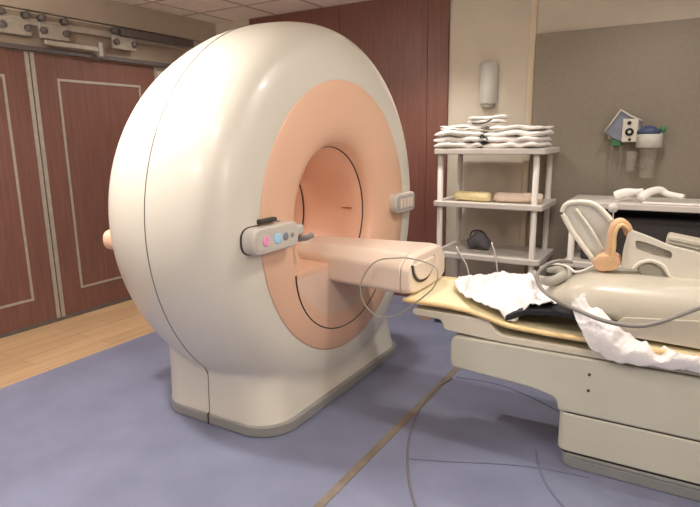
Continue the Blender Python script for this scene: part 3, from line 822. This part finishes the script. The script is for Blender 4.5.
# ------------------------------------------------------------------ lines on the floor
def ribbon(pts, w, z=.0015, h=.002):
    pts = [Vector((p[0], p[1], 0)) for p in pts]; bm = bmesh.new(); V = []
    for i, p in enumerate(pts):
        t = (pts[min(i+1, len(pts)-1)]-pts[max(i-1, 0)]).normalized(); n = Vector((-t.y, t.x, 0))*w/2
        V.append([bm.verts.new((p+n+Vector((0, 0, zz)))) for zz in (.0002, z+h)]+[bm.verts.new((p-n+Vector((0, 0, zz)))) for zz in (z+h, .0002)])
    for a, b in zip(V, V[1:]):
        for k in range(4): bm.faces.new((a[k], a[(k+1) % 4], b[(k+1) % 4], b[k]))
    bm.faces.new(V[0]); bm.faces.new(V[-1]); return bm
o = obj('floor_strip', ribbon([(-1.27, y) for y in np.linspace(.2, 4.9, 30)], .042), 'lineb', smooth=False)
tag(o, 'straight brown joint strip running across the blue floor between scanner and table', 'floor strip')
def fl(pix): return spline([atz(x, y, 0) for x, y in pix], 10)
o = obj('floor_cable', T([p+Vector((0, 0, .0045)) for p in fl([(452, 379), (438, 388), (424, 403), (413, 424), (408, 448), (408, 475), (413, 500), (424, 530)])], .0045, 8), mat('cable_brown', (122, 112, 108), .6))
tag(o, 'thin dark cable curving forward across the blue floor from the brown strip', 'cable')
o = obj('floor_marking', ribbon(fl([(456, 377), (496, 384), (526, 395), (556, 410), (590, 430)]), .012), 'linef', smooth=False); tag(o, 'faint dark line on the floor running under the table overhang', 'floor marking')
o = obj('floor_marking', ribbon(fl([(536, 450), (538, 464), (544, 480), (556, 498), (575, 520)]), .012), 'linef', smooth=False); tag(o, 'faint curved line on the floor in front of the table base', 'floor marking')
o = obj('floor_marking', ribbon(fl([(409, 459), (450, 462), (495, 464), (537, 468), (590, 478)]), .007), 'linef', smooth=False); tag(o, 'faint straight line on the floor joining the cable curve to the table', 'floor marking')

# ------------------------------------------------------------------ lights : recessed downlights
def downlight(x, y, power, size=.16, ang=150, col=(1, .95, .88), lab=None, soft=.09):
    e = empty('downlight', (x, y, ZC), lab, 'ceiling light')
    bm = bmesh.new(); R = []
    for z, r in ((ZC-.008, size*.62), (ZC-.012, size*.58), (ZC-.012, size*.5), (ZC-.002, size*.48)):
        R.append([bm.verts.new((x+r*math.cos(t), y+r*math.sin(t), z)) for t in (2*PI*k/28 for k in range(28))])
    for a, b in zip(R, R[1:]):
        for k in range(28): bm.faces.new((a[k], a[(k+1) % 28], b[(k+1) % 28], b[k]))
    obj('trim_ring', bm, 'cart', e)
    bm = bmesh.new(); bm.faces.new([bm.verts.new((x+size*.48*math.cos(t), y+size*.48*math.sin(t), ZC-.007)) for t in (2*PI*k/28 for k in range(28))]); obj('lens', bm, 'ledlamp', e)
    l = bpy.data.lights.new('spot', 'SPOT'); l.energy = power; l.spot_size = math.radians(ang); l.spot_blend = .7; l.shadow_soft_size = soft; l.color = col
    o = bpy.data.objects.new('spot', l); COL.objects.link(o); o.parent = e; o.location = (0, 0, -.03)
    return e
LP = [(-2.75, 1.45, 135, 'recessed round ceiling downlight in front of the scanner'),
      (-3.9, 1.3, 28, 'recessed round ceiling downlight left of the scanner'),
      (-.5, 2.75, 62, 'recessed round ceiling downlight above the docking end'),
      (.9, 2.9, 24, 'recessed round ceiling downlight above the patient table'),
      (-2.0, 4.12, 80, 'recessed round ceiling downlight above the towel cart'),
      (-.2, 4.2, 22, 'recessed round ceiling downlight above the right cart'),
      (-3.9, 3.9, 50, 'recessed round ceiling downlight in the corner behind the scanner'),
      (-1.6, .9, 28, 'recessed round ceiling downlight to the left of the camera')]
for x, y, p_, lab in LP: downlight(x, y, p_, lab=lab, ang=112 if 'towel cart' in lab else 150)
w = bpy.data.worlds.new('world'); sc.world = w; w.use_nodes = True
w.node_tree.nodes['Background'].inputs[0].default_value = (1, .93, .86, 1); w.node_tree.nodes['Background'].inputs[1].default_value = .05
# added unseen fill lamps, globes and ceiling panels, for the general light
def globe(x, y, z, em, lab, r=.14):
    e = empty('added_fill_globe', (x, y, ZC), lab, 'fill lamp')
    bm = bmesh.new(); lathe_z(bm, [(z+.1, .01), (ZC, .01)], x, y, 10); obj('rod', bm, 'metal', e)
    bm = bmesh.new(); bmesh.ops.create_uvsphere(bm, u_segments=24, v_segments=14, radius=r); bmesh.ops.translate(bm, vec=(x, y, z), verts=bm.verts)
    obj('globe', bm, mat('globe_glass', (255, 248, 238), .4, emit=((255, 244, 230), em)), e)
def troffer(x, y, sx, sy, power, lab):
    e = empty('added_fill_panel', (x, y, ZC), lab, 'ceiling light')
    bm = bmesh.new(); box(bm, x-sx/2-.02, x+sx/2+.02, y-sy/2-.02, y-sy/2, ZC-.02, ZC-.001); box(bm, x-sx/2-.02, x+sx/2+.02, y+sy/2, y+sy/2+.02, ZC-.02, ZC-.001)
    box(bm, x-sx/2-.02, x-sx/2, y-sy/2, y+sy/2, ZC-.02, ZC-.001); box(bm, x+sx/2, x+sx/2+.02, y-sy/2, y+sy/2, ZC-.02, ZC-.001)
    obj('panel_frame', bm, 'cart', e, smooth=False)
    obj('diffuser', B(x-sx/2, x+sx/2, y-sy/2, y+sy/2, ZC-.012, ZC-.008), 'ledlamp', e, smooth=False)
    l = bpy.data.lights.new('panel', 'AREA'); l.shape = 'RECTANGLE'; l.size = sx; l.size_y = sy; l.energy = power; l.color = (1, .95, .9)
    o = bpy.data.objects.new('panel', l); COL.objects.link(o); o.parent = e; o.location = (0, 0, -.02)
troffer(-2.6, -.9, 1.2, .6, 20, 'added rectangular fill panel on the ceiling, out of view, far left of the camera')
troffer(1.6, .2, .6, 1.2, 18, 'added rectangular fill panel on the ceiling, out of view, right above the camera')

globe(1.3, 1.0, 2.3, 42, 'added round frosted fill globe, out of view, hanging right of the camera')
globe(-3.6, 1.9, 2.55, 26, 'added round frosted fill globe, out of view, hanging left of the scanner')
sc.view_settings.view_transform = 'Standard'; sc.view_settings.look = 'None'; sc.view_settings.gamma = 1
sc.view_settings.use_curve_mapping = False
sc.view_settings.exposure = 0.65
